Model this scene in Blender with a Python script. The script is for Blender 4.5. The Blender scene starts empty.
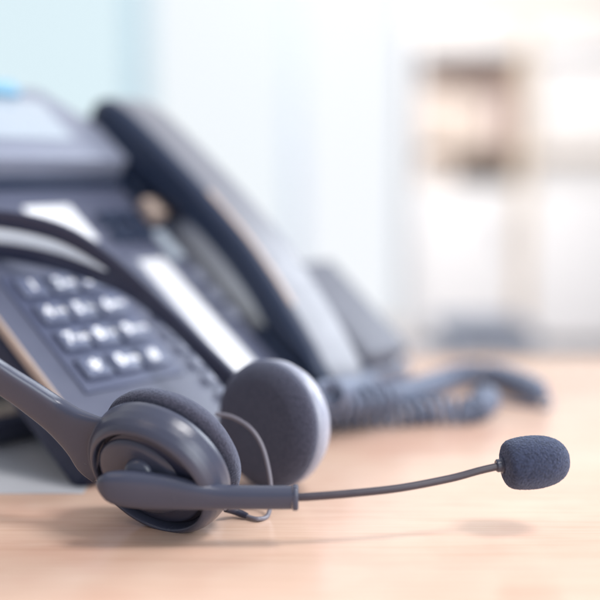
import bpy, bmesh, math, random
from mathutils import Vector, Matrix
from mathutils.geometry import interpolate_bezier
random.seed(7)
S = 0.01                                   # all sizes below are centimetres
sc = bpy.context.scene
COL = sc.collection
V3 = Vector
R = math.radians

# ------------------------------------------------------------------ camera
F_PX, HOR, CAM_H = 1080.0, 130.0, 15.0
PITCH = math.atan(HOR / F_PX)
cam_d = bpy.data.cameras.new('camera')
cam = bpy.data.objects.new('camera', cam_d); COL.objects.link(cam)
cam.location = (0, 0, CAM_H * S)
cam.rotation_euler = (R(90) - PITCH, 0, 0)
cam_d.sensor_width = 36; cam_d.lens = 36 * F_PX / 600
cam_d.clip_start = 0.01; cam_d.clip_end = 200
cam_d.dof.use_dof = True
cam_d.dof.focus_distance = 0.452
cam_d.dof.aperture_fstop = 2.8
sc.camera = cam

def at(px, py, Y=None, z=None):
    """measured point of the photo -> place in the scene (cm), at depth Y or height z"""
    cy = (300 - py) / F_PX
    d = V3(((px - 300) / F_PX, math.cos(PITCH) + cy * math.sin(PITCH), -math.sin(PITCH) + cy * math.cos(PITCH)))
    s = Y / d.y if Y is not None else (z - CAM_H) / d.z
    return V3((0, 0, CAM_H)) + d * s

# ------------------------------------------------------------------ materials
def srgb(c):
    return tuple(((x / 255) / 12.92 if x / 255 <= .04045 else ((x / 255 + .055) / 1.055) ** 2.4) for x in c)

def mat(name, col, rough=.45, spec=.5, var=.08, vscale=60, bump=0., bscale=900, coat=0., rvar=.06, sheen=0., metallic=0.):
    """principled plastic with mottled colour, roughness break-up and a fine grain"""
    m = bpy.data.materials.new(name); m.use_nodes = True
    nt = m.node_tree; n = nt.nodes; l = nt.links
    b = n['Principled BSDF']
    tc = n.new('ShaderNodeTexCoord')
    n1 = n.new('ShaderNodeTexNoise'); n1.inputs['Scale'].default_value = vscale; n1.inputs['Detail'].default_value = 6
    l.new(tc.outputs['Object'], n1.inputs['Vector'])
    mr = n.new('ShaderNodeMapRange'); mr.inputs[1].default_value = .3; mr.inputs[2].default_value = .7
    mr.inputs[3].default_value = 1 - var; mr.inputs[4].default_value = 1 + var
    l.new(n1.outputs['Fac'], mr.inputs[0])
    vm = n.new('ShaderNodeVectorMath'); vm.operation = 'SCALE'; vm.inputs[0].default_value = col
    l.new(mr.outputs[0], vm.inputs['Scale']); l.new(vm.outputs[0], b.inputs['Base Color'])
    mr2 = n.new('ShaderNodeMapRange'); mr2.inputs[1].default_value = .3; mr2.inputs[2].default_value = .7
    mr2.inputs[3].default_value = max(.02, rough - rvar); mr2.inputs[4].default_value = rough + rvar
    n2 = n.new('ShaderNodeTexNoise'); n2.inputs['Scale'].default_value = vscale * 2.7; n2.inputs['Detail'].default_value = 4
    l.new(tc.outputs['Object'], n2.inputs['Vector']); l.new(n2.outputs['Fac'], mr2.inputs[0]); l.new(mr2.outputs[0], b.inputs['Roughness'])
    b.inputs['Specular IOR Level'].default_value = spec
    b.inputs['Coat Weight'].default_value = coat
    b.inputs['Sheen Weight'].default_value = sheen
    b.inputs['Metallic'].default_value = metallic
    if bump:
        n3 = n.new('ShaderNodeTexNoise'); n3.inputs['Scale'].default_value = bscale; n3.inputs['Detail'].default_value = 3
        l.new(tc.outputs['Object'], n3.inputs['Vector'])
        bp = n.new('ShaderNodeBump'); bp.inputs['Strength'].default_value = bump; bp.inputs['Distance'].default_value = .0004
        l.new(n3.outputs['Fac'], bp.inputs['Height']); l.new(bp.outputs[0], b.inputs['Normal'])
    return m

def foam_mat(name, dark, light):
    m = bpy.data.materials.new(name); m.use_nodes = True
    nt = m.node_tree; n = nt.nodes; l = nt.links; b = n['Principled BSDF']
    tc = n.new('ShaderNodeTexCoord')
    vo = n.new('ShaderNodeTexVoronoi'); vo.inputs['Scale'].default_value = 1500
    no = n.new('ShaderNodeTexNoise'); no.inputs['Scale'].default_value = 900; no.inputs['Detail'].default_value = 8; no.inputs['Roughness'].default_value = .7
    l.new(tc.outputs['Object'], vo.inputs['Vector']); l.new(tc.outputs['Object'], no.inputs['Vector'])
    cr = n.new('ShaderNodeValToRGB'); cr.color_ramp.elements[0].position = .36; cr.color_ramp.elements[0].color = (*dark, 1)
    cr.color_ramp.elements[1].position = .66; cr.color_ramp.elements[1].color = (*light, 1)
    l.new(no.outputs['Fac'], cr.inputs[0]); l.new(cr.outputs[0], b.inputs['Base Color'])
    b.inputs['Roughness'].default_value = .95; b.inputs['Specular IOR Level'].default_value = .15
    b.inputs['Sheen Weight'].default_value = .35; b.inputs['Sheen Roughness'].default_value = .6
    b.inputs['Sheen Tint'].default_value = (.7, .78, 1, 1)
    ad = n.new('ShaderNodeMath'); ad.operation = 'ADD'; l.new(vo.outputs['Distance'], ad.inputs[0]); l.new(no.outputs['Fac'], ad.inputs[1])
    bp = n.new('ShaderNodeBump'); bp.inputs['Strength'].default_value = .8; bp.inputs['Distance'].default_value = .0006
    l.new(ad.outputs[0], bp.inputs['Height']); l.new(bp.outputs[0], b.inputs['Normal'])
    return m

def wood_mat():
    m = bpy.data.materials.new('pale_wood'); m.use_nodes = True
    nt = m.node_tree; n = nt.nodes; l = nt.links; b = n['Principled BSDF']
    tc = n.new('ShaderNodeTexCoord')
    mp = n.new('ShaderNodeMapping'); mp.inputs['Scale'].default_value = (3.0, 13, 8); mp.inputs['Rotation'].default_value = (0, 0, R(4))
    l.new(tc.outputs['Object'], mp.inputs['Vector'])
    big = n.new('ShaderNodeTexNoise'); big.inputs['Scale'].default_value = 1.6; big.inputs['Detail'].default_value = 5; big.inputs['Distortion'].default_value = .7
    l.new(mp.outputs[0], big.inputs['Vector'])
    mp2 = n.new('ShaderNodeMapping'); mp2.inputs['Scale'].default_value = (14, 420, 60); mp2.inputs['Rotation'].default_value = (0, 0, R(4))
    l.new(tc.outputs['Object'], mp2.inputs['Vector'])
    fine = n.new('ShaderNodeTexNoise'); fine.inputs['Scale'].default_value = 1.3; fine.inputs['Detail'].default_value = 6
    l.new(mp2.outputs[0], fine.inputs['Vector'])
    blot = n.new('ShaderNodeTexNoise'); blot.inputs['Scale'].default_value = 14; blot.inputs['Detail'].default_value = 3
    l.new(tc.outputs['Object'], blot.inputs['Vector'])
    cr = n.new('ShaderNodeValToRGB'); e = cr.color_ramp.elements
    e[0].position = .3; e[0].color = (*WOOD_A, 1); e[1].position = .72; e[1].color = (*WOOD_B, 1)
    l.new(big.outputs['Fac'], cr.inputs[0])
    mx = n.new('ShaderNodeMix'); mx.data_type = 'RGBA'; mx.blend_type = 'MULTIPLY'; mx.inputs[0].default_value = 1
    cr2 = n.new('ShaderNodeValToRGB'); f = cr2.color_ramp.elements
    f[0].position = .35; f[0].color = (.94, .91, .89, 1); f[1].position = .55; f[1].color = (1, 1, 1, 1)
    l.new(fine.outputs['Fac'], cr2.inputs[0]); l.new(cr.outputs[0], mx.inputs[6]); l.new(cr2.outputs[0], mx.inputs[7])
    mx2 = n.new('ShaderNodeMix'); mx2.data_type = 'RGBA'; mx2.blend_type = 'MULTIPLY'; mx2.inputs[0].default_value = 1
    cr3 = n.new('ShaderNodeValToRGB'); g = cr3.color_ramp.elements
    g[0].position = .38; g[0].color = (.95, .88, .87, 1); g[1].position = .55; g[1].color = (1, 1, 1, 1)
    l.new(blot.outputs['Fac'], cr3.inputs[0]); l.new(mx.outputs[2], mx2.inputs[6]); l.new(cr3.outputs[0], mx2.inputs[7])
    l.new(mx2.outputs[2], b.inputs['Base Color'])
    mr = n.new('ShaderNodeMapRange'); mr.inputs[3].default_value = .17; mr.inputs[4].default_value = .27
    l.new(fine.outputs['Fac'], mr.inputs[0]); l.new(mr.outputs[0], b.inputs['Roughness'])
    b.inputs['Specular IOR Level'].default_value = .55
    bp = n.new('ShaderNodeBump'); bp.inputs['Strength'].default_value = .12; bp.inputs['Distance'].default_value = .0003
    l.new(fine.outputs['Fac'], bp.inputs['Height']); l.new(bp.outputs[0], b.inputs['Normal'])
    return m

WOOD_A = (.70, .485, .37); WOOD_B = (.72, .525, .415)
M = {
 'headset_grey': mat('headset_grey_plastic', (.050, .056, .088), .25, .5, .03, 60, .12, 5200, rvar=.025),
 'headset_dark': mat('headset_dark_plastic', (.028, .034, .066), .30, .5, .03, 60, .10, 5200, rvar=.025),
 'headset_recess': mat('headset_recess_plastic', (.022, .024, .045), .5, .4, .05, 90),
 'band_insert': mat('headband_insert_plastic', (.82, .92, 1.0), .18, .5, .04, 60),
 'boom': mat('boom_rubber', (.045, .037, .050), .38, .5, .06, 90),
 'foam': foam_mat('black_foam', (.008, .011, .026), (.045, .058, .115)),
 'pad_foam': foam_mat('ear_pad_foam', (.022, .022, .038), (.070, .068, .100)),
 'cable': mat('grey_cable_rubber', (.16, .15, .18), .4),
 'phone': mat('phone_grey_plastic', (.088, .098, .148), .34, .5, .04, 40, .1, 1800),
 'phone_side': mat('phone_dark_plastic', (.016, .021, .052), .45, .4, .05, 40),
 'phone_light': mat('phone_light_plastic', (.21, .23, .30), .38, .5, .04, 40, .1, 1800),
 'keypad': mat('keypad_plastic', (.075, .088, .150), .5, .4, .04, 40),
 'key': mat('key_plastic', (.115, .135, .210), .42, .5, .04, 40),
 'glyph': mat('white_print', (.95, .96, 1.0), .5),
 'mauve': mat('mauve_grey_plastic', (.10, .105, .135), .55),
 'blue_sheet': mat('pale_blue_sheet', (.53, .54, .57), .4, .4, .02, 20),
 'navy': mat('navy_plastic_and_shadow', (.016, .028, .062), .45, .4, .05, 40),
 'hand_top': mat('handset_top_plastic', (.16, .165, .195), .36, .5, .05, 40),
 'paper': mat('white_paper', (.80, .81, .84), .5, .4, .02, 40),
 'screen': mat('lcd_screen', (.36, .41, .47), .25, .5, .03, 20),
 'blue': mat('light_blue_label', (.20, .42, .58), .4),
 'tan': mat('tan_plastic_and_glint', (.42, .33, .28), .5),
 'cord': mat('cord_grey_plastic', (.14, .17, .245), .36, .5, .06, 40),
 'wood': wood_mat(),
 'wall': mat('white_wall_paint', (.80, .74, .68), .8, .2, .02, 3),
 'frame_cool': mat('pale_window_frame', (.44, .60, .67), .5, .3, .02, 6),
 'frame_white': mat('white_window_frame', (.60, .68, .77), .5, .3, .02, 6),
 'shelf_wood': mat('shelf_tan_wood', (.70, .58, .46), .6, .3, .06, 6),
 'shelf_dark': mat('shelf_back_board', (.60, .50, .46), .7, .2, .06, 6),
 'shelf_white': mat('white_cabinet_door', (.88, .86, .84), .5, .3, .02, 6),
 'box_peach': mat('peach_box_card', (.85, .72, .62), .7, .2, .06, 9),
 'box_brown': mat('brown_box_card', (.60, .47, .43), .7, .2, .06, 9),
 'floor': mat('grey_carpet', (.62, .60, .62), .9, .1, .08, 30),
 'stool': mat('grey_stool_fabric', (.16, .19, .25), .8, .2, .08, 30),
 'steel': mat('brushed_steel', (.6, .6, .62), .35, .5, .03, 30, metallic=1.),
}
def glass_mat(name, tint):
    m = bpy.data.materials.new(name); m.use_nodes = True
    nt = m.node_tree; n = nt.nodes; l = nt.links; n.remove(n['Principled BSDF'])
    t = n.new('ShaderNodeBsdfTransparent'); t.inputs[0].default_value = (*tint, 1)
    g = n.new('ShaderNodeBsdfGlossy'); g.inputs['Roughness'].default_value = .5
    mx = n.new('ShaderNodeMixShader'); mx.inputs[0].default_value = .02
    l.new(t.outputs[0], mx.inputs[1]); l.new(g.outputs[0], mx.inputs[2]); l.new(mx.outputs[0], n['Material Output'].inputs[0])
    return m

# ------------------------------------------------------------------ object helpers
def wm(o):
    m = o.matrix_basis.copy()
    while o.parent: o = o.parent; m = o.matrix_basis @ m
    return m

def empty(name, loc, rotz=0, label=None, cat=None, group=None):
    o = bpy.data.objects.new(name, None); COL.objects.link(o)
    o.empty_display_size = .02
    o.location = V3(loc) * S; o.rotation_euler = (0, 0, rotz)
    if label: o['label'] = label
    if cat: o['category'] = cat
    if group: o['group'] = group
    return o

def obj(name, bm, m, parent=None, sharp=35, recalc=True, local=False):
    """link the bmesh (cm, world space unless local) as one mesh object"""
    if recalc: bmesh.ops.recalc_face_normals(bm, faces=bm.faces)
    bmesh.ops.scale(bm, vec=(S, S, S), verts=bm.verts)
    if parent and not local:
        bmesh.ops.transform(bm, matrix=wm(parent).inverted(), verts=bm.verts)
    for f in bm.faces: f.smooth = True
    if sharp:
        for e in bm.edges:
            if len(e.link_faces) == 2 and e.calc_face_angle(0) > R(sharp): e.smooth = False
    me = bpy.data.meshes.new(name); bm.to_mesh(me); bm.free()
    me.materials.append(m)
    o = bpy.data.objects.new(name, me); COL.objects.link(o); o.parent = parent
    return o

def tag(o, label=None, cat=None, group=None, kind=None):
    for k, v in (('label', label), ('category', cat), ('group', group), ('kind', kind)):
        if v: o[k] = v
    return o

def copy_tree(o, parent=None):
    c = o.copy(); COL.objects.link(c); c.parent = parent
    for ch in list(o.children): copy_tree(ch, c)
    return c

def rbox(bm, x0, x1, y0, y1, z0, z1, bev=.1, seg=3, mtx=None):
    r = bmesh.ops.create_cube(bm, size=1)
    vs = r['verts']
    for v in vs:
        v.co = V3(((x0 + x1) / 2 + v.co.x * (x1 - x0), (y0 + y1) / 2 + v.co.y * (y1 - y0), (z0 + z1) / 2 + v.co.z * (z1 - z0)))
    if bev:
        es = list({e for v in vs for e in v.link_edges})
        g = bmesh.ops.bevel(bm, geom=es, offset=bev, segments=seg, profile=.5, affect='EDGES')
        vs = list({v for f in g['faces'] for v in f.verts} | {v for v in vs if v.is_valid})
    if mtx: bmesh.ops.transform(bm, matrix=mtx, verts=vs)
    return vs

def prism(bm, poly, d0, d1, mtx=None, bev=0, seg=3):
    """polygon (x,y) extruded from z=d0 to z=d1"""
    a = [bm.verts.new((x, y, d0)) for x, y in poly]; b = [bm.verts.new((x, y, d1)) for x, y in poly]
    k = len(poly)
    bm.faces.new(a[::-1]); bm.faces.new(b)
    for i in range(k): bm.faces.new((a[i], a[(i + 1) % k], b[(i + 1) % k], b[i]))
    vs = a + b
    if bev:
        es = list({e for v in vs for e in v.link_edges})
        g = bmesh.ops.bevel(bm, geom=es, offset=bev, segments=seg, profile=.5, affect='EDGES')
        vs = list({v for f in g['faces'] for v in f.verts} | {v for v in vs if v.is_valid})
    if mtx: bmesh.ops.transform(bm, matrix=mtx, verts=vs)

def frame(C, z, xhint):
    z = V3(z).normalized(); x = V3(xhint); x = (x - z * x.dot(z)).normalized(); y = z.cross(x)
    return Matrix(((x.x, y.x, z.x, C[0]), (x.y, y.y, z.y, C[1]), (x.z, y.z, z.z, C[2]), (0, 0, 0, 1)))

def lathe(bm, prof, mtx, n=96, closed=False, sx=1, sy=1):
    """profile of (r, h) turned about local z"""
    rings = []
    for r, h in prof:
        if r < 1e-5: rings.append([bm.verts.new(mtx @ V3((0, 0, h)))])
        else: rings.append([bm.verts.new(mtx @ V3((r * sx * math.cos(2 * math.pi * i / n), r * sy * math.sin(2 * math.pi * i / n), h))) for i in range(n)])
    pr = list(zip(rings, rings[1:]))
    if closed: pr.append((rings[-1], rings[0]))
    for a, b in pr:
        if len(a) == 1 and len(b) == 1: continue
        for i in range(n):
            j = (i + 1) % n
            if len(a) == 1: bm.faces.new((a[0], b[i], b[j]))
            elif len(b) == 1: bm.faces.new((a[i], b[0], a[j]))
            else: bm.faces.new((a[i], b[i], b[j], a[j]))

def spline(pts, k=10):
    """Catmull-Rom through points of any dimension"""
    P = [list(p) for p in pts]
    P = [[2 * a - b for a, b in zip(P[0], P[1])]] + P + [[2 * a - b for a, b in zip(P[-1], P[-2])]]
    out = []
    for i in range(1, len(P) - 2):
        for s in range(k):
            t = s / k
            out.append([.5 * (2 * b + (c - a) * t + (2 * a - 5 * b + 4 * c - d) * t * t + (3 * b - a - 3 * c + d) * t ** 3)
                        for a, b, c, d in zip(P[i - 1], P[i], P[i + 1], P[i + 2])])
    out.append(P[-2][:]); return out

def sweep(bm, rows, wdir=None, n=24, expo=2.0, cap=True, closed=False):
    """rows of (x,y,z,half_width,half_thick); width lies along wdir made square to the path"""
    pts = [V3(r[:3]) for r in rows]; rings = []; prev = None
    for i, r in enumerate(rows):
        t = (pts[min(i + 1, len(pts) - 1)] - pts[max(i - 1, 0)]).normalized()
        if wdir is not None: w = V3(wdir)
        else: w = prev if prev is not None else (V3((0, 0, 1)) if abs(t.z) < .9 else V3((1, 0, 0)))
        w = (w - t * w.dot(t)).normalized(); prev = w
        b = t.cross(w); ring = []
        for k in range(n):
            a = 2 * math.pi * k / n; c, s = math.cos(a), math.sin(a)
            ring.append(bm.verts.new(pts[i] + w * (r[3] * math.copysign(abs(c) ** (2 / expo), c)) + b * (r[4] * math.copysign(abs(s) ** (2 / expo), s))))
        rings.append(ring)
    for a, b in zip(rings, rings[1:]):
        for i in range(n): bm.faces.new((a[i], a[(i + 1) % n], b[(i + 1) % n], b[i]))
    if cap:
        bm.faces.new(rings[0][::-1]); bm.faces.new(rings[-1])

def text_mesh(txt, size, bold, mtx):
    cu = bpy.data.curves.new('glyph', 'FONT'); cu.body = txt; cu.size = size; cu.align_x = 'CENTER'; cu.align_y = 'CENTER'
    cu.offset = bold; cu.extrude = .012; cu.resolution_u = 3
    o = bpy.data.objects.new('glyph', cu); COL.objects.link(o)
    dg = bpy.context.evaluated_depsgraph_get(); me = bpy.data.meshes.new_from_object(o.evaluated_get(dg))
    bpy.data.objects.remove(o); bpy.data.curves.remove(cu)
    me.transform(mtx); return me

# ================================================================== SETTING
WY = 560
bm = bmesh.new(); rbox(bm, -600, 600, -120, WY + 12, -80, -75.01, 0); tag(obj('floor', bm, M['floor']), kind='structure')

# the desk
desk = empty('desk', (10, 30, -75), label='pale wooden office desk top carrying the headset and telephones', cat='desk')
bm = bmesh.new(); rbox(bm, -95, 115, -22, 86.5, -3, 0, .25, 4); obj('desk_top', bm, M['wood'], desk)
for x0 in (-88, 104):
    for y0 in (-15, 75):
        bm = bmesh.new(); rbox(bm, x0, x0 + 4, y0, y0 + 4, -75, -3.01, .3); obj('leg', bm, M['steel'], desk)

# back wall, on the right; the window run fills the left
WY = 560
def wx(px, Y=WY): return (px - 300) / F_PX * Y
def wz(py, Y=WY): return at(300, py, Y).z
bm = bmesh.new(); rbox(bm, wx(404), 420, WY, WY + 12, -75, 210, 0); tag(obj('wall', bm, M['wall']), kind='structure')
bm = bmesh.new(); rbox(bm, -420, wx(404) - .3, WY, WY + 12, -75, -66, 0); tag(obj('window_parapet', bm, M['wall']), 'low white wall under the tall office windows', 'wall')

win = empty('window', (-120, WY, -66), label='tall bright office window with pale blue frame behind the desk phones', cat='window')
def wbar(name, a, b, z0, z1, m, d=6, y=WY):
    bm = bmesh.new(); rbox(bm, a, b, y, y + d, z0, z1, .4, 2); return obj(name, bm, m, win)
wbar('mullion', wx(131), wx(152), -65.8, 200, M['frame_cool'])
wbar('mullion', wx(287), wx(303), -65.8, 200, M['frame_white'])
wbar('mullion', wx(400), wx(404) - .4, -65.8, 200, M['frame_white'])
wbar('mullion', -300, -292, -65.8, 200, M['frame_cool'])
wbar('frame_rail', -420, wx(404) - .4, 200.2, 208, M['frame_white'])
for a, b, tint in ((-291.8, wx(131) - .3, (.82, .90, .93)), (wx(152) + .3, wx(287) - .3, (.90, .925, .945)), (wx(303) + .3, wx(400) - .3, (.92, .935, .955))):
    bm = bmesh.new(); rbox(bm, a, b, WY + 2.5, WY + 3.1, -65.7, 200, 0)
    obj('pane', bm, glass_mat('window_glass', tint), win)

# bookcase against the wall
BY = WY - 34
bc = empty('bookcase', (wx(470, BY), BY, -75), label='tall tan and white bookcase with dark open shelves against the back wall', cat='bookcase')
def bb(name, x0, x1, y0, y1, z0, z1, m, bev=.3):
    bm = bmesh.new(); rbox(bm, x0, x1, y0, y1, z0, z1, bev, 2); return obj(name, bm, m, bc)
xa, xb, xc, xd = wx(418, BY), wx(516, BY), wx(529, BY), wx(640, BY)
zt, zb, zd = wz(52, BY), wz(184, BY), wz(338, BY)
bb('side_panel', xa - 3, xa, BY, WY - .2, -74.9, zt + 10, M['shelf_white'])
bb('side_panel', xb, xc, BY - 1, WY - .2, -74.9, zt + 10, M['shelf_wood'])
bb('side_panel', xd, xd + 3, BY, WY - .2, -74.9, zt + 10, M['shelf_wood'])
bb('top_panel', xa, xb - .1, BY, WY - .2, zt + .2, zt + 9.9, M['shelf_white'])
bb('top_panel', xc + .1, xd - .1, BY, WY - .2, zt + .2, zt + 9.9, M['shelf_white'])
bb('back_board', xa + .1, xb - .1, WY - 3, WY - .5, zb, zt, M['shelf_dark'], 0)
bb('back_board', xc + .1, xd - .1, BY + 9, BY + 10, zb, zt, M['shelf_white'], 0)
bb('shelf', xa + .1, xb - .1, BY + 1, WY - 3.1, wz(150, BY), wz(146, BY), M['shelf_wood'], .2)
bb('shelf', xc + .1, xd - .1, BY + 1, BY + 8.9, wz(156, BY), wz(150, BY), M['shelf_wood'], .2)
for a, b in ((xa, xb), (xc, xd)):
    d = bb('door', a + .2, b - .2, BY, BY + 2, -70, zb - .3, M['shelf_white'])
    bm = bmesh.new(); rbox(bm, b - 7, b - 5, BY - 2.5, BY - .1, -25, -8, .4); obj('handle', bm, M['steel'], d)
# boxes kept on the shelves
zs = wz(146, BY) + .15
for px0, px1, ztop, m, lab in ((421, 452, 86, 'box_peach', 'peach storage box at the left end of the upper bookcase shelf'),
                               (455, 486, 96, 'box_peach', 'pale peach storage box in the middle of the upper bookcase shelf'),
                               (489, 511, 90, 'box_brown', 'brown storage box beside the post on the upper bookcase shelf')):
    t = empty('storage_box', (wx((px0 + px1) / 2, BY), BY + 10, zs), label=lab, cat='box', group='storage boxes in the bookcase')
    bm = bmesh.new(); rbox(bm, wx(px0, BY), wx(px1, BY), BY + 3, BY + 24, zs, wz(ztop + 7, BY), .4); obj('box_body', bm, M[m], t)
    bm = bmesh.new(); rbox(bm, wx(px0, BY) - .4, wx(px1, BY) + .4, BY + 2.5, BY + 24.5, wz(ztop + 7, BY) + .05, wz(ztop, BY), .4); obj('lid', bm, M[m], t)
t = empty('storage_box', (wx(438, BY), BY + 10, zb), label='low white box on the lower bookcase shelf', cat='box', group='storage boxes in the bookcase')
bm = bmesh.new(); rbox(bm, wx(421, BY), wx(452, BY), BY + 2, BY + 22, zb + .1, wz(160, BY), .5); obj('box_body', bm, M['box_peach'], t)

# upholstered stool in the far part of the room
SY = 300
st = empty('stool', (wx(492, SY), SY + 14, -75), label='low dark grey upholstered stool far behind the desk on the right', cat='stool')
bm = bmesh.new(); rbox(bm, wx(445, SY), wx(540, SY), SY, SY + 28, wz(345, SY), wz(329, SY), 1.4, 4); obj('seat', bm, M['stool'], st)
for x in (wx(450, SY), wx(528, SY)):
    for y in (SY + 2, SY + 22):
        bm = bmesh.new(); rbox(bm, x, x + 3, y, y + 3, -75, wz(345, SY) - .05, .3); obj('leg', bm, M['steel'], st)

# ================================================================== DESK PHONE
YAW, TILT = R(52.3), R(37.8)
PO = V3((-14.24, 56.49, 8.6))                        # centre of key 1 on the face
def face_m():
    """face frame in phone-local cm: x right, y up the slope, z off the face"""
    c, s = math.cos(TILT), math.sin(TILT)
    return Matrix(((1, 0, 0, 0), (0, c, -s, 0), (0, s, c, PO.z), (0, 0, 0, 1)))
FM = face_m()
phone = empty('desk_phone', (PO.x, PO.y, 0), YAW, 'grey office desk phone with keypad and display right behind the headset', 'telephone')
def pbox(name, x0, x1, y0, y1, z0, z1, m, bev=.1, parent=phone, seg=3):
    bm = bmesh.new(); rbox(bm, x0, x1, y0, y1, z0, z1, bev, seg, FM)
    return obj(name, bm, m, parent, local=True)
# slab body: dark under-shell and grey face shell with rounded edge
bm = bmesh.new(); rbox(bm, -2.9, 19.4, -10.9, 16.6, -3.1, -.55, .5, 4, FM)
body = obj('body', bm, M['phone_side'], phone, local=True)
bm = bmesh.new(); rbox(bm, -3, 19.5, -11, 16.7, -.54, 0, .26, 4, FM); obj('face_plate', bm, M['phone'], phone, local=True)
pbox('edge_glint', -3.04, -2.80, -10.2, 16.2, -.50, .03, M['tan'], .1)  # tan strip paints the warm reflection along the left edge
# stand
bm = bmesh.new(); rbox(bm, -1.8, 17.5, 2.2, 4.2, .1, 1.3, .35, 3); 
rbox(bm, 2, 4.5, 2.4, 4.0, 1.2, 7.8, .2); rbox(bm, 12, 14.5, 2.4, 4.0, 1.2, 7.8, .2)
obj('stand', bm, M['phone'], phone, local=True)
bm = bmesh.new(); rbox(bm, 0, 16, 11, 13, .1, 14.5, .35, 3); obj('rear_support', bm, M['phone_side'], phone, local=True)
# keypad
pad = pbox('keypad_panel', -1.35, 5.55, -7.35, 1.2, .01, .14, M['keypad'], .06)
names = ['1', '2', '3', '4', '5', '6', '7', '8', '9', '*', '0', '#']
letters = ['', 'ABC', 'DEF', 'GHI', 'JKL', 'MNO', 'PQRS', 'TUV', 'WXYZ', '', 'OPER', '']
for k in range(12):
    i, j = k % 3, k // 3
    x, y = 2.0 * i, -2.0 * j
    bm = bmesh.new(); rbox(bm, x - .85, x + .85, y - .72, y + .72, .145, .5, .16, 3, FM)
    key = obj('key', bm, M['key'], phone, local=True)
    for txt, size, dx, dy, b in ((names[k], 1.0 if names[k] != '*' else 1.7, -.3 if letters[k] else 0, 0 if names[k] != '*' else -.35, .035), (letters[k], .42, .45, -.05, .012)):
        if not txt: continue
        me = text_mesh(txt, size, b, Matrix.Scale(S, 4) @ FM @ Matrix.Translation((x + dx, y + dy, .512)))
        me.materials.append(M['glyph'])
        g = bpy.data.objects.new('glyph', me); COL.objects.link(g); g.parent = key
# line keys in a column beside the paper directory strip
for k in range(7):
    y = -.6 - 1.25 * k - 1.3
    b = pbox('line_key', 6.45, 7.75, y - .38, y + .38, .01, .32, M['phone_light'], .12)
    me = text_mesh('—', .5, .02, Matrix.Scale(S, 4) @ FM @ Matrix.Translation((7.1, y, .33)))
    me.materials.append(M['glyph']); g = bpy.data.objects.new('mark', me); COL.objects.link(g); g.parent = b
pbox('strip_bezel', 8.55, 11.45, -8.9, 2.0, .01, .10, M['phone_light'], .04)
pbox('directory_strip', 8.95, 11.05, -8.4, 1.5, .105, .16, M['paper'], .02)
# function keys under the display
for i in range(4):
    for j in range(2):
        pbox('function_key', 8.6 + 1.3 * i * .95, 9.6 + 1.3 * i * .95, 3.3 + 1.5 * j, 4.3 + 1.5 * j, .01, .45, M['navy'], .15)
pbox('paper_label', 3.9, 7.4, 3.6, 6.9, .01, .07, M['paper'], .02)
for j in range(3):
    pbox('volume_key', 12.0, 12.8, -1 - 1.7 * j, .2 - 1.7 * j, .01, .4, M['phone_light'], .15)
# display housing
bm = bmesh.new()
prism(bm, [(-3.1, 9.0), (13.0, 9.0), (13.0, 12.6), (10.6, 16.6), (-3.1, 16.6)], .02, 2.0, FM, .3, 3)
hous = obj('display_housing', bm, M['phone_light'], phone, local=True)
pbox('shadow_strip', -2.9, 12.9, 8.55, 8.98, .01, .5, M['navy'], .08)  # dark strip painted as the shadow gap below the display housing
scr = pbox('screen', -1.8, 9.6, 10.9, 15.0, 2.005, 2.08, M['screen'], .03)
pbox('indicator', 6.0, 8.2, 15.25, 16.4, 2.005, 2.5, M['blue'], .15)
# cradle under the handset
pbox('cradle', 12.9, 19.2, 5.2, 11.6, .01, .9, M['navy'], .35)
pbox('cradle', 12.9, 19.2, -10.4, -5.4, .01, .7, M['navy'], .35)
pbox('message_key', 11.6, 12.6, 1.2, 3.8, .01, .5, M['screen'], .15)
pbox('hook_switch', 12.2, 13.6, 4.6, 6.2, .02, 1.2, M['tan'], .25)

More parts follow.
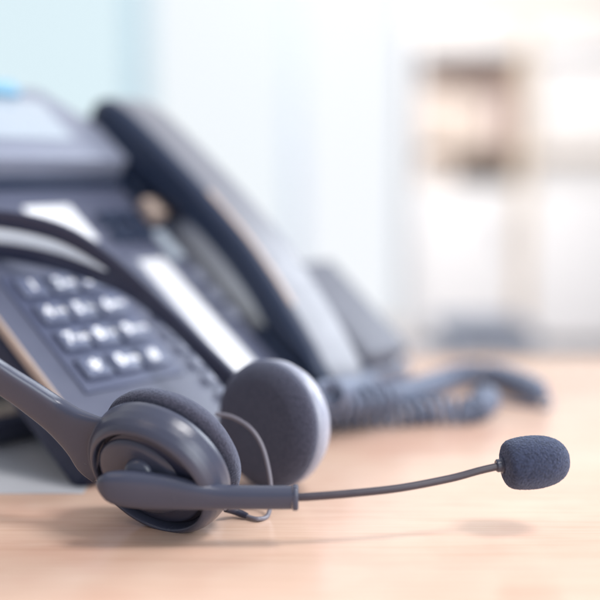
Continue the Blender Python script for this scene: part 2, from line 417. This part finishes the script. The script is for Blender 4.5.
# handset lying in the cradle
def make_handset(root, mbody, mtop, mglint):
    X0, X1 = 13.05, 17.3
    #        y     top   bottom of the bar, off the face
    prof = [(14.4, 2.9, 2.2), (13.6, 3.5, 1.3), (11.8, 3.95, .95), (9.0, 4.1, .95), (6.3, 4.15, 1.5), (3, 4.15, 1.95), (-1, 3.95, 1.9),
            (-4, 3.5, 1.5), (-6.3, 3.0, .95), (-8.6, 2.4, .95), (-10.4, 1.8, .95), (-11.4, 1.3, .95)]
    for nm, part, m in (('under_shell', 0, mbody), ('top_shell', 1, mtop), ('edge_glint', 2, mglint)):  # third part is a tan strip painting the peach glint on the bar
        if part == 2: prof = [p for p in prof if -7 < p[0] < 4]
        bm = bmesh.new(); rows = spline(prof, 6); rings = []
        for (y, zt_, zb_) in rows:
            e = .5 * max(0, (y - 13.0) / 1.4) ** 2 + .5 * max(0, (-10.2 - y) / 1.2) ** 2
            a, b = X0 + e, X1 - e
            zs_ = zt_ - .42
            if part == 0: sec = [(a + .15, zb_), (b - .15, zb_), (b, zb_ + .2), (b, zs_), (a + .70, zs_), (a + .70, zt_ - .03), (a + .3, zt_ - .16), (a, zt_ - .5), (a, zb_ + .2)]
            elif part == 1: sec = [(a + .71, zs_ + .01), (b, zs_ + .01), (b, zt_ - .22), (b - .3, zt_), (a + 1.0, zt_), (a + .71, zt_ - .03)]
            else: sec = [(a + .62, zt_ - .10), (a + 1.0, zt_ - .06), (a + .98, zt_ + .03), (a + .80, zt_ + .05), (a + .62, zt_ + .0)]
            rings.append([bm.verts.new(FM @ V3((x, y, zz))) for x, zz in sec])
        for p, q in zip(rings, rings[1:]):
            K = len(p)
            for i in range(K): bm.faces.new((p[i], p[(i + 1) % K], q[(i + 1) % K], q[i]))
        bm.faces.new(rings[0][::-1]); bm.faces.new(rings[-1])
        o = obj(nm, bm, m, root, sharp=50, local=True)
        if part < 2:
            md = o.modifiers.new('bevel', 'BEVEL'); md.width = .0010; md.segments = 3; md.limit_method = 'ANGLE'; md.angle_limit = R(30)
    bm = bmesh.new(); lathe(bm, [(0, .0), (1.7, 0), (1.9, .15), (1.9, .3), (0, .3)], FM @ Matrix.Translation((15.2, 9.9, .72)), 32)
    obj('earpiece', bm, mbody, root, local=True)
    bm = bmesh.new(); lathe(bm, [(0, .0), (1.6, 0), (1.8, .15), (1.8, .3), (0, .3)], FM @ Matrix.Translation((15.2, -8.4, .92)), 32)
    obj('mouthpiece', bm, mbody, root, local=True)
handset = empty('handset', (PO.x, PO.y, 0), YAW, 'navy telephone handset with light grey back resting on the desk phone', 'handset')
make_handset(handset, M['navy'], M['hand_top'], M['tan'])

# a smaller cordless phone farther back
cl = empty('cordless_phone', (7.3, 77.5, 0), YAW, 'small mauve grey slanted phone just visible behind the handset of the big desk phone', 'telephone')
bm = bmesh.new(); prism(bm, [(-1, .02), (-1, 1.0), (7, 7.76), (8.4, 7.76), (8.4, .02)], -7, 0, Matrix(((0, 0, 1, 0), (1, 0, 0, 0), (0, 1, 0, 0), (0, 0, 0, 1))), .3, 3)
obj('base', bm, M['phone'], cl, local=True)
tl = math.atan2(7.6, 9.0)
CM = Matrix(((1, 0, 0, 0), (0, math.cos(tl), -math.sin(tl), -1), (0, math.sin(tl), math.cos(tl), 1.0), (0, 0, 0, 1)))
bm = bmesh.new(); rbox(bm, -5.9, -.3, .6, 10.2, .03, 1.2, .5, 4, CM); obj('receiver', bm, M['mauve'], cl, local=True)

# a thin pale blue-grey sheet half under the phone
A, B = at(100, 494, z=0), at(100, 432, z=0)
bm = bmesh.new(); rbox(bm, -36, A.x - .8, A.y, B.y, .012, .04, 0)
tag(obj('pale_sheet', bm, M['blue_sheet']), 'thin pale blue grey sheet on the desk at the left, partly under the phone', 'paper')

# ================================================================== COILED CORD
def coil(path, r0, wire, pitch, name, parent):
    rows = spline(path, 40); P = [V3(p[:3]) for p in rows]
    L = 0; out = []; prev = None
    seg = []
    for a, b in zip(P, P[1:]):
        seg.append((a, b, (b - a).length))
    step = pitch / 12; d = 0; acc = 0; k = 0; ang = 0
    total = sum(s[2] for s in seg); idx = 0; base = 0
    while d < total and idx < len(seg):
        while idx < len(seg) and d > base + seg[idx][2]:
            base += seg[idx][2]; idx += 1
        if idx >= len(seg): break
        a, b, l_ = seg[idx]; f = (d - base) / max(l_, 1e-6); p = a.lerp(b, f); t = (b - a).normalized()
        w = prev if prev is not None else V3((0, 0, 1)); w = (w - t * w.dot(t)).normalized(); prev = w; bb_ = t.cross(w)
        rr = r0 * max(.25, min(1, d / 1.6, (total - d) / 1.6))
        out.append(tuple(p + w * rr * math.cos(ang) + bb_ * rr * math.sin(ang)) + (wire, wire))
        d += step; ang += 2 * math.pi / 12
    bm = bmesh.new(); sweep(bm, out, None, 8); return obj(name, bm, M['cord'], parent, sharp=0)
cord = empty('telephone_cord', at(430, 410, z=0), label='coiled blue grey telephone cord looping over the desk beside the phone', cat='cord')
zc = .78
pathA = [at(306, 398, z=2.2), at(322, 408, z=1.8), at(350, 402, z=1.9), at(385, 398, z=1.8), at(415, 391, z=1.2), at(438, 383, z=zc), at(462, 375, z=zc), at(490, 374, z=zc), at(518, 383, z=zc), at(545, 396, z=zc)]
bm = bmesh.new(); sweep(bm, spline([tuple(at(542, 391, z=.5)) + (.11, .11), tuple(at(550, 398, z=.4)) + (.11, .11), tuple(at(548, 408, z=.13)) + (.11, .11), tuple(at(520, 404, z=.13)) + (.11, .11), tuple(at(480, 396, z=.5)) + (.11, .11)], 8), None, 12); obj('straight_end', bm, M['cord'], cord, sharp=60)
coil(pathA, .70, .20, .72, 'coil', cord)
coil([at(300, 402, z=zc), at(322, 416, z=zc), at(360, 413, z=zc), at(400, 413, z=zc), at(440, 410, z=zc), at(472, 410, z=zc), at(487, 400, z=zc), at(474, 392, z=zc)], .66, .20, .68, 'coil', cord)
coil([at(312, 388, z=3.0), at(332, 394, z=2.9), at(352, 388, z=2.0), at(366, 384, z=.9), at(350, 380, z=.8)], .66, .20, .68, 'coil', cord)

# ================================================================== HEADSET
hs = empty('headset', at(150, 530, z=0), label='dark grey call centre headset with foam tipped boom microphone lying on the desk', cat='headset')
A1 = V3((-.41, -.78, -.45)).normalized()
C1 = at(152.5, 476.5, z=2.55)
F1 = frame(C1, A1, (1, 0, 0)) @ Matrix.Scale(.97, 4)
# shell + pad (nearer ear cup)
bm = bmesh.new()
lathe(bm, [(0, -1.35), (2.5, -1.35), (2.95, -1.25), (3.1, -1.0), (3.0, -.7), (2.7, -.15), (2.4, -.1), (0, -.1)], F1, 128)
cup1 = obj('ear_cup', bm, M['headset_dark'], hs)
bm = bmesh.new()
lathe(bm, [(0, -2.8), (1.2, -2.75), (2.1, -2.6), (2.8, -2.35), (3.2, -1.95), (3.31, -1.6), (3.26, -1.36), (3.0, -1.22), (2.5, -1.2), (0, -1.2)], F1, 128)
p1 = obj('ear_pad', bm, M['pad_foam'], cup1, sharp=0)
# recess + boss
bm = bmesh.new()
lathe(bm, [(0, -.09), (2.59, -.09), (2.59, -.02), (0, -.02)], F1, 96); obj('groove', bm, M['headset_recess'], cup1)
bm = bmesh.new(); lathe(bm, [(0, -.01), (2.30, -.01), (2.40, .05), (2.40, .16), (2.30, .22), (1.9, .25), (0, .25)], F1, 96); obj('recess_plate', bm, M['headset_dark'], cup1)
bm = bmesh.new()
F1b = F1 @ Matrix.Translation((-.42, .02, .0))
lathe(bm, [(0, .62), (.6, .61), (1.3, .56), (1.75, .46), (1.95, .40), (2.05, .26), (0, .255)], F1b, 96)
boss = obj('boss_disc', bm, M['headset_grey'], cup1, sharp=50)
bm = bmesh.new(); rbox(bm, .95, 1.12, .12, .55, .4, .62, .05, 2, F1b); obj('slot', bm, M['headset_recess'], cup1)
# yoke: ring and arm as one surface
bm = bmesh.new()
lathe(bm, [(2.60, .40), (2.63, .48), (2.71, .48), (2.84, .42), (3.0, .26), (3.14, .0), (3.23, -.35), (3.27, -.75), (3.22, -1.0), (3.05, -1.1), (2.9, -.85), (2.66, -.3), (2.60, 0)], F1, 128, closed=True)
NW = V3((.51, -.4, .70)).normalized()
def onring(px, py, h, dY=0.):
    a = at(px, py, Y=40); o = V3((0, 0, CAM_H)); d = a - o
    q = C1 + A1 * h; k = (q - o).dot(A1) / d.dot(A1); p = o + d * k
    return o + d * ((p.y + dY) / d.y)
armrows = [tuple(onring(104, 452, .02)) + (1.75, .12),
           tuple(onring(94, 446, .0)) + (1.62, .22),
           tuple(onring(82, 436, -.08)) + (1.26, .32),
           tuple(onring(68, 425, -.16, -.05)) + (.98, .38),
           tuple(onring(50, 411, -.30, -.25)) + (.82, .40),
           tuple(onring(26, 394, -.30, -.75)) + (.74, .38),
           tuple(onring(-2, 376, -.30, -1.4)) + (.71, .36),
           tuple(onring(-45, 348, -.30, -2.2)) + (.75, .28),
           tuple(at(-85, 322, Y=45.2)) + (.95, .2)]
rows = spline(armrows, 8)
def arm_sweep(bm):
    sweep(bm, rows, NW, 24, 3.0)
arm_sweep(bm)
yoke = obj('yoke', bm, M['headset_grey'], hs, sharp=0)
rm = yoke.modifiers.new('remesh', 'REMESH'); rm.mode = 'VOXEL'; rm.voxel_size = .0003; rm.use_smooth_shade = True
sm = yoke.modifiers.new('smooth', 'SMOOTH'); sm.factor = .5; sm.iterations = 24

# farther ear cup
A2 = V3((-.66, -.75, .03)).normalized()              # faces the nearer cup
C2 = at(266, 425, z=3.1)
F2 = frame(C2, A2, (1, 0, 0))
bm = bmesh.new()
lathe(bm, [(0, -2.3), (1.4, -2.25), (2.1, -2.0), (2.7, -1.5), (3.0, -.9), (3.05, -.5), (2.9, -.3), (0, -.3)], F2, 96)
cup2 = obj('ear_cup', bm, M['band_insert'] if False else mat('ear_cup_back_plastic', (.33, .35, .43), .28, .5, .04, 60), hs, sharp=60)
bm = bmesh.new()
lathe(bm, [(0, .62), (1.2, .6), (2.1, .62), (2.6, .5), (2.95, .2), (3.06, -.1), (2.95, -.32), (0, -.32)], F2, 96)
obj('ear_pad', bm, M['pad_foam'], cup2, sharp=0)

# headband: two rails with a pale insert, closing off to the left of the picture
def brow(px, py, Y, off, w, t): return tuple(at(px, py, Y=Y)) + (off, w, t)
ctrl = [brow(-85, 322, 45.2, .55, .42, .2), brow(-118, 300, 47.5, .72, .40, .18), brow(-128, 275, 51, .78, .40, .18), brow(-90, 250, 54.5, .95, .46, .18), brow(-40, 238, 56.3, 1.0, .56, .18), brow(0, 235, 56.8, 1.02, .58, .18),
        brow(55, 246, 57.0, .90, .56, .19), brow(100, 266, 56.6, .58, .48, .2), brow(135, 288, 56.0, .22, .46, .22), brow(172, 320, 55.2, .06, .46, .24), brow(212, 360, 54.0, 0, .5, .26), brow(250, 402, 52.9, 0, .62, .28), brow(272, 428, 52.7, 0, .6, .28)]
crow = spline(ctrl, 8)
def rail_rows(s):
    out = []
    P = [V3(r[:3]) for r in crow]
    for i, r in enumerate(crow):
        t = (P[min(i + 1, len(P) - 1)] - P[max(i - 1, 0)]).normalized()
        w = (NW - t * NW.dot(t)).normalized()
        out.append(tuple(P[i] + w * r[3] * s) + (r[4], r[5]))
    return out
bm = bmesh.new(); sweep(bm, rail_rows(1), NW, 20, 3); sweep(bm, rail_rows(-1), NW, 20, 3)
hb = obj('headband', bm, M['headset_dark'], hs, sharp=0)
rm = hb.modifiers.new('remesh', 'REMESH'); rm.mode = 'VOXEL'; rm.voxel_size = .0006; rm.use_smooth_shade = True
sm = hb.modifiers.new('smooth', 'SMOOTH'); sm.factor = .5; sm.iterations = 4
ins = []
P = [V3(r[:3]) for r in crow]
for i, r in enumerate(crow):
    if r[3] < .45 or i < 3: continue
    hw = r[3] - r[4] + .10
    ins.append(tuple(P[i]) + (max(hw, .05), .1))
bm = bmesh.new(); sweep(bm, ins, NW, 16, 2.5); obj('headband_insert', bm, M['band_insert'], hb, sharp=0)

# microphone boom
def br(px, py, Y, w, t): return tuple(at(px, py, Y=Y)) + (w, t)
YB = C1.y - 1.45
br_rows = spline([br(99.5, 488, YB + .1, .10, .08), br(101, 487.6, YB + .05, .36, .22), br(105, 487.3, YB, .56, .32), br(113, 487.5, YB - .05, .70, .38), br(130, 489, YB - .05, .79, .42), br(160, 491.5, YB, .77, .42),
                  br(190, 494.5, YB + .05, .64, .42), br(214, 496.5, YB + .1, .53, .40), br(235, 497.2, YB + .12, .485, .40), br(270, 497.4, YB + .16, .475, .40), br(292, 497.3, YB + .2, .475, .40)], 8)
bm = bmesh.new(); sweep(bm, br_rows, (0, -.25, 1), 40, 2.4)
base = obj('boom_base', bm, M['headset_grey'], hs, sharp=60)
bm = bmesh.new(); sweep(bm, [br(292.6, 497.3, YB + .2, .50, .42), br(293.2, 497.3, YB + .2, .515, .43), br(297.2, 497.3, YB + .2, .515, .43), br(298.4, 497.3, YB + .2, .46, .38)], (0, 0, 1), 40, 2.8)
obj('end_cap', bm, M['headset_grey'], base, sharp=50)
bm = bmesh.new()   # pivot between cup and paddle
Cp = at(137, 474, Y=YB + .3)
lathe(bm, [(0, -1.5), (.62, -1.5), (.62, -.25), (.55, -.05), (.4, .05), (0, .1)], frame(Cp, (-.15, -.98, .02), (1, 0, 0)), 48)
obj('pivot', bm, M['headset_grey'], hs, sharp=60)
MIC = at(536, 460.5, Y=YB + 1.9)
tube = spline([br(290, 497.3, YB + .2, .165, .165), br(310, 496.6, YB + .25, .165, .165), br(350, 493.5, YB + .45, .162, .162), br(400, 488, YB + .8, .16, .16), br(450, 478.5, YB + 1.25, .158, .158), br(480, 470.5, YB + 1.5, .155, .155), br(504, 465, YB + 1.7, .155, .155)], 14)
bm = bmesh.new(); sweep(bm, tube, None, 24); boom = obj('boom', bm, M['boom'], hs, sharp=60)
Q1, Q2 = V3(tube[-6][:3]), V3(tube[-1][:3])
AX = (at(571, 458, Y=YB + 2.1) - at(500, 465, Y=YB + 1.7)).normalized()
FMc = frame(at(500, 465.5, Y=YB + 1.7), AX, (0, 0, 1))
bm = bmesh.new(); lathe(bm, [(0, -.17), (.22, -.17), (.27, -.12), (.27, .02), (.33, .05), (.33, .16), (.2, .3), (0, .3)], FMc, 40); obj('collar', bm, M['headset_grey'], boom, sharp=40)
bm = bmesh.new()
prof = [(0, .13), (.30, .13), (.60, .16), (.86, .26), (1.0, .46), (1.07, .80), (1.10, 1.2), (1.09, 1.6), (1.03, 2.0), (.90, 2.38), (.68, 2.68), (.40, 2.85), (0, 2.93)]
pr = spline(prof, 4); pr[0][0] = 0; pr[-1][0] = 0
lathe(bm, [(max(0, r), h) for r, h in pr], FMc, 72)
ws = obj('windscreen', bm, M['foam'], boom, sharp=0)
ws.modifiers.new('sub', 'SUBSURF').render_levels = 2
tx = bpy.data.textures.new('foam_cells', 'CLOUDS'); tx.noise_scale = .0007; tx.noise_depth = 2
dm = ws.modifiers.new('cells', 'DISPLACE'); dm.texture = tx; dm.strength = .00045; dm.mid_level = .5

# headset cable
cb = spline([br(216, 414, 48.2, .1, .1), br(232, 417, 47.9, .1, .1), br(250, 428, 47.3, .1, .1), br(262, 446, 46.8, .1, .1), br(269, 472, 46.3, .1, .1), br(271, 495, 46.0, .1, .1), 
             tuple(at(268, 515, z=.13)) + (.1, .1), tuple(at(258, 519, z=.13)) + (.1, .1), tuple(at(246, 516, z=.15)) + (.1, .1), tuple(at(236, 511, z=.3)) + (.1, .1), tuple(at(222, 508, z=.6)) + (.1, .1)], 10)
bm = bmesh.new(); sweep(bm, cb, None, 14); obj('cable', bm, M['cable'], hs, sharp=60)

bm = bmesh.new(); sweep(bm, spline([tuple(at(247, 516, z=.17)) + (.13, .13), tuple(at(241, 513.5, z=.24)) + (.16, .16), tuple(at(234, 510.5, z=.36)) + (.18, .18), tuple(at(226, 508, z=.55)) + (.19, .19)], 6), None, 16); obj('strain_relief', bm, M['headset_recess'], hs, sharp=60)

# ================================================================== LIGHT
w = bpy.data.worlds.new('World'); sc.world = w; w.use_nodes = True
n = w.node_tree.nodes; l = w.node_tree.links; bg = n['Background']
tc = n.new('ShaderNodeTexCoord'); sp = n.new('ShaderNodeSeparateXYZ'); l.new(tc.outputs['Generated'], sp.inputs[0])
cr = n.new('ShaderNodeValToRGB'); e = cr.color_ramp.elements
mr = n.new('ShaderNodeMapRange'); mr.inputs[1].default_value = -1; mr.inputs[2].default_value = 1
l.new(sp.outputs['Y'], mr.inputs[0]); l.new(mr.outputs[0], cr.inputs[0])
e[0].position = .0; e[0].color = (.28, .30, .35, 1); e[1].position = .95; e[1].color = (1, 1, 1.0, 1)
x = e.new(.5); x.color = (.46, .49, .56, 1)
l.new(cr.outputs[0], bg.inputs[0]); bg.inputs[1].default_value = 1.12

def area(name, loc, target, sx, sy, power, col):
    d = bpy.data.lights.new(name, 'AREA'); d.shape = 'RECTANGLE'; d.size = sx * S; d.size_y = sy * S; d.energy = power; d.color = col
    o = bpy.data.objects.new(name, d); COL.objects.link(o); o.location = V3(loc) * S
    o.rotation_euler = (V3(target) - V3(loc)).to_track_quat('-Z', 'Y').to_euler(); return o
area('ceiling_light', (78, 8, 150), (0, 45, 0), 42, 42, 21, (1, .97, .96))
area('window_light', (130, 150, 95), (0, 48, 3), 120, 100, 30, (.86, .93, 1))
area('side_window_light', (95, -45, 45), (0, 46, 3), 90, 90, 15, (.88, .94, 1))
area('warm_ceiling_light', (-80, -30, 160), (-5, 50, 5), 45, 45, 2.5, (1, .78, .58))
area('wall_fill_light', (20, 300, 190), (90, 560, 20), 150, 60, 84, (1, .97, .94))  # added fill that brightens the back wall and bookcase, no fixture there

sc.view_settings.view_transform = 'Standard'; sc.view_settings.look = 'None'; sc.view_settings.exposure = 0
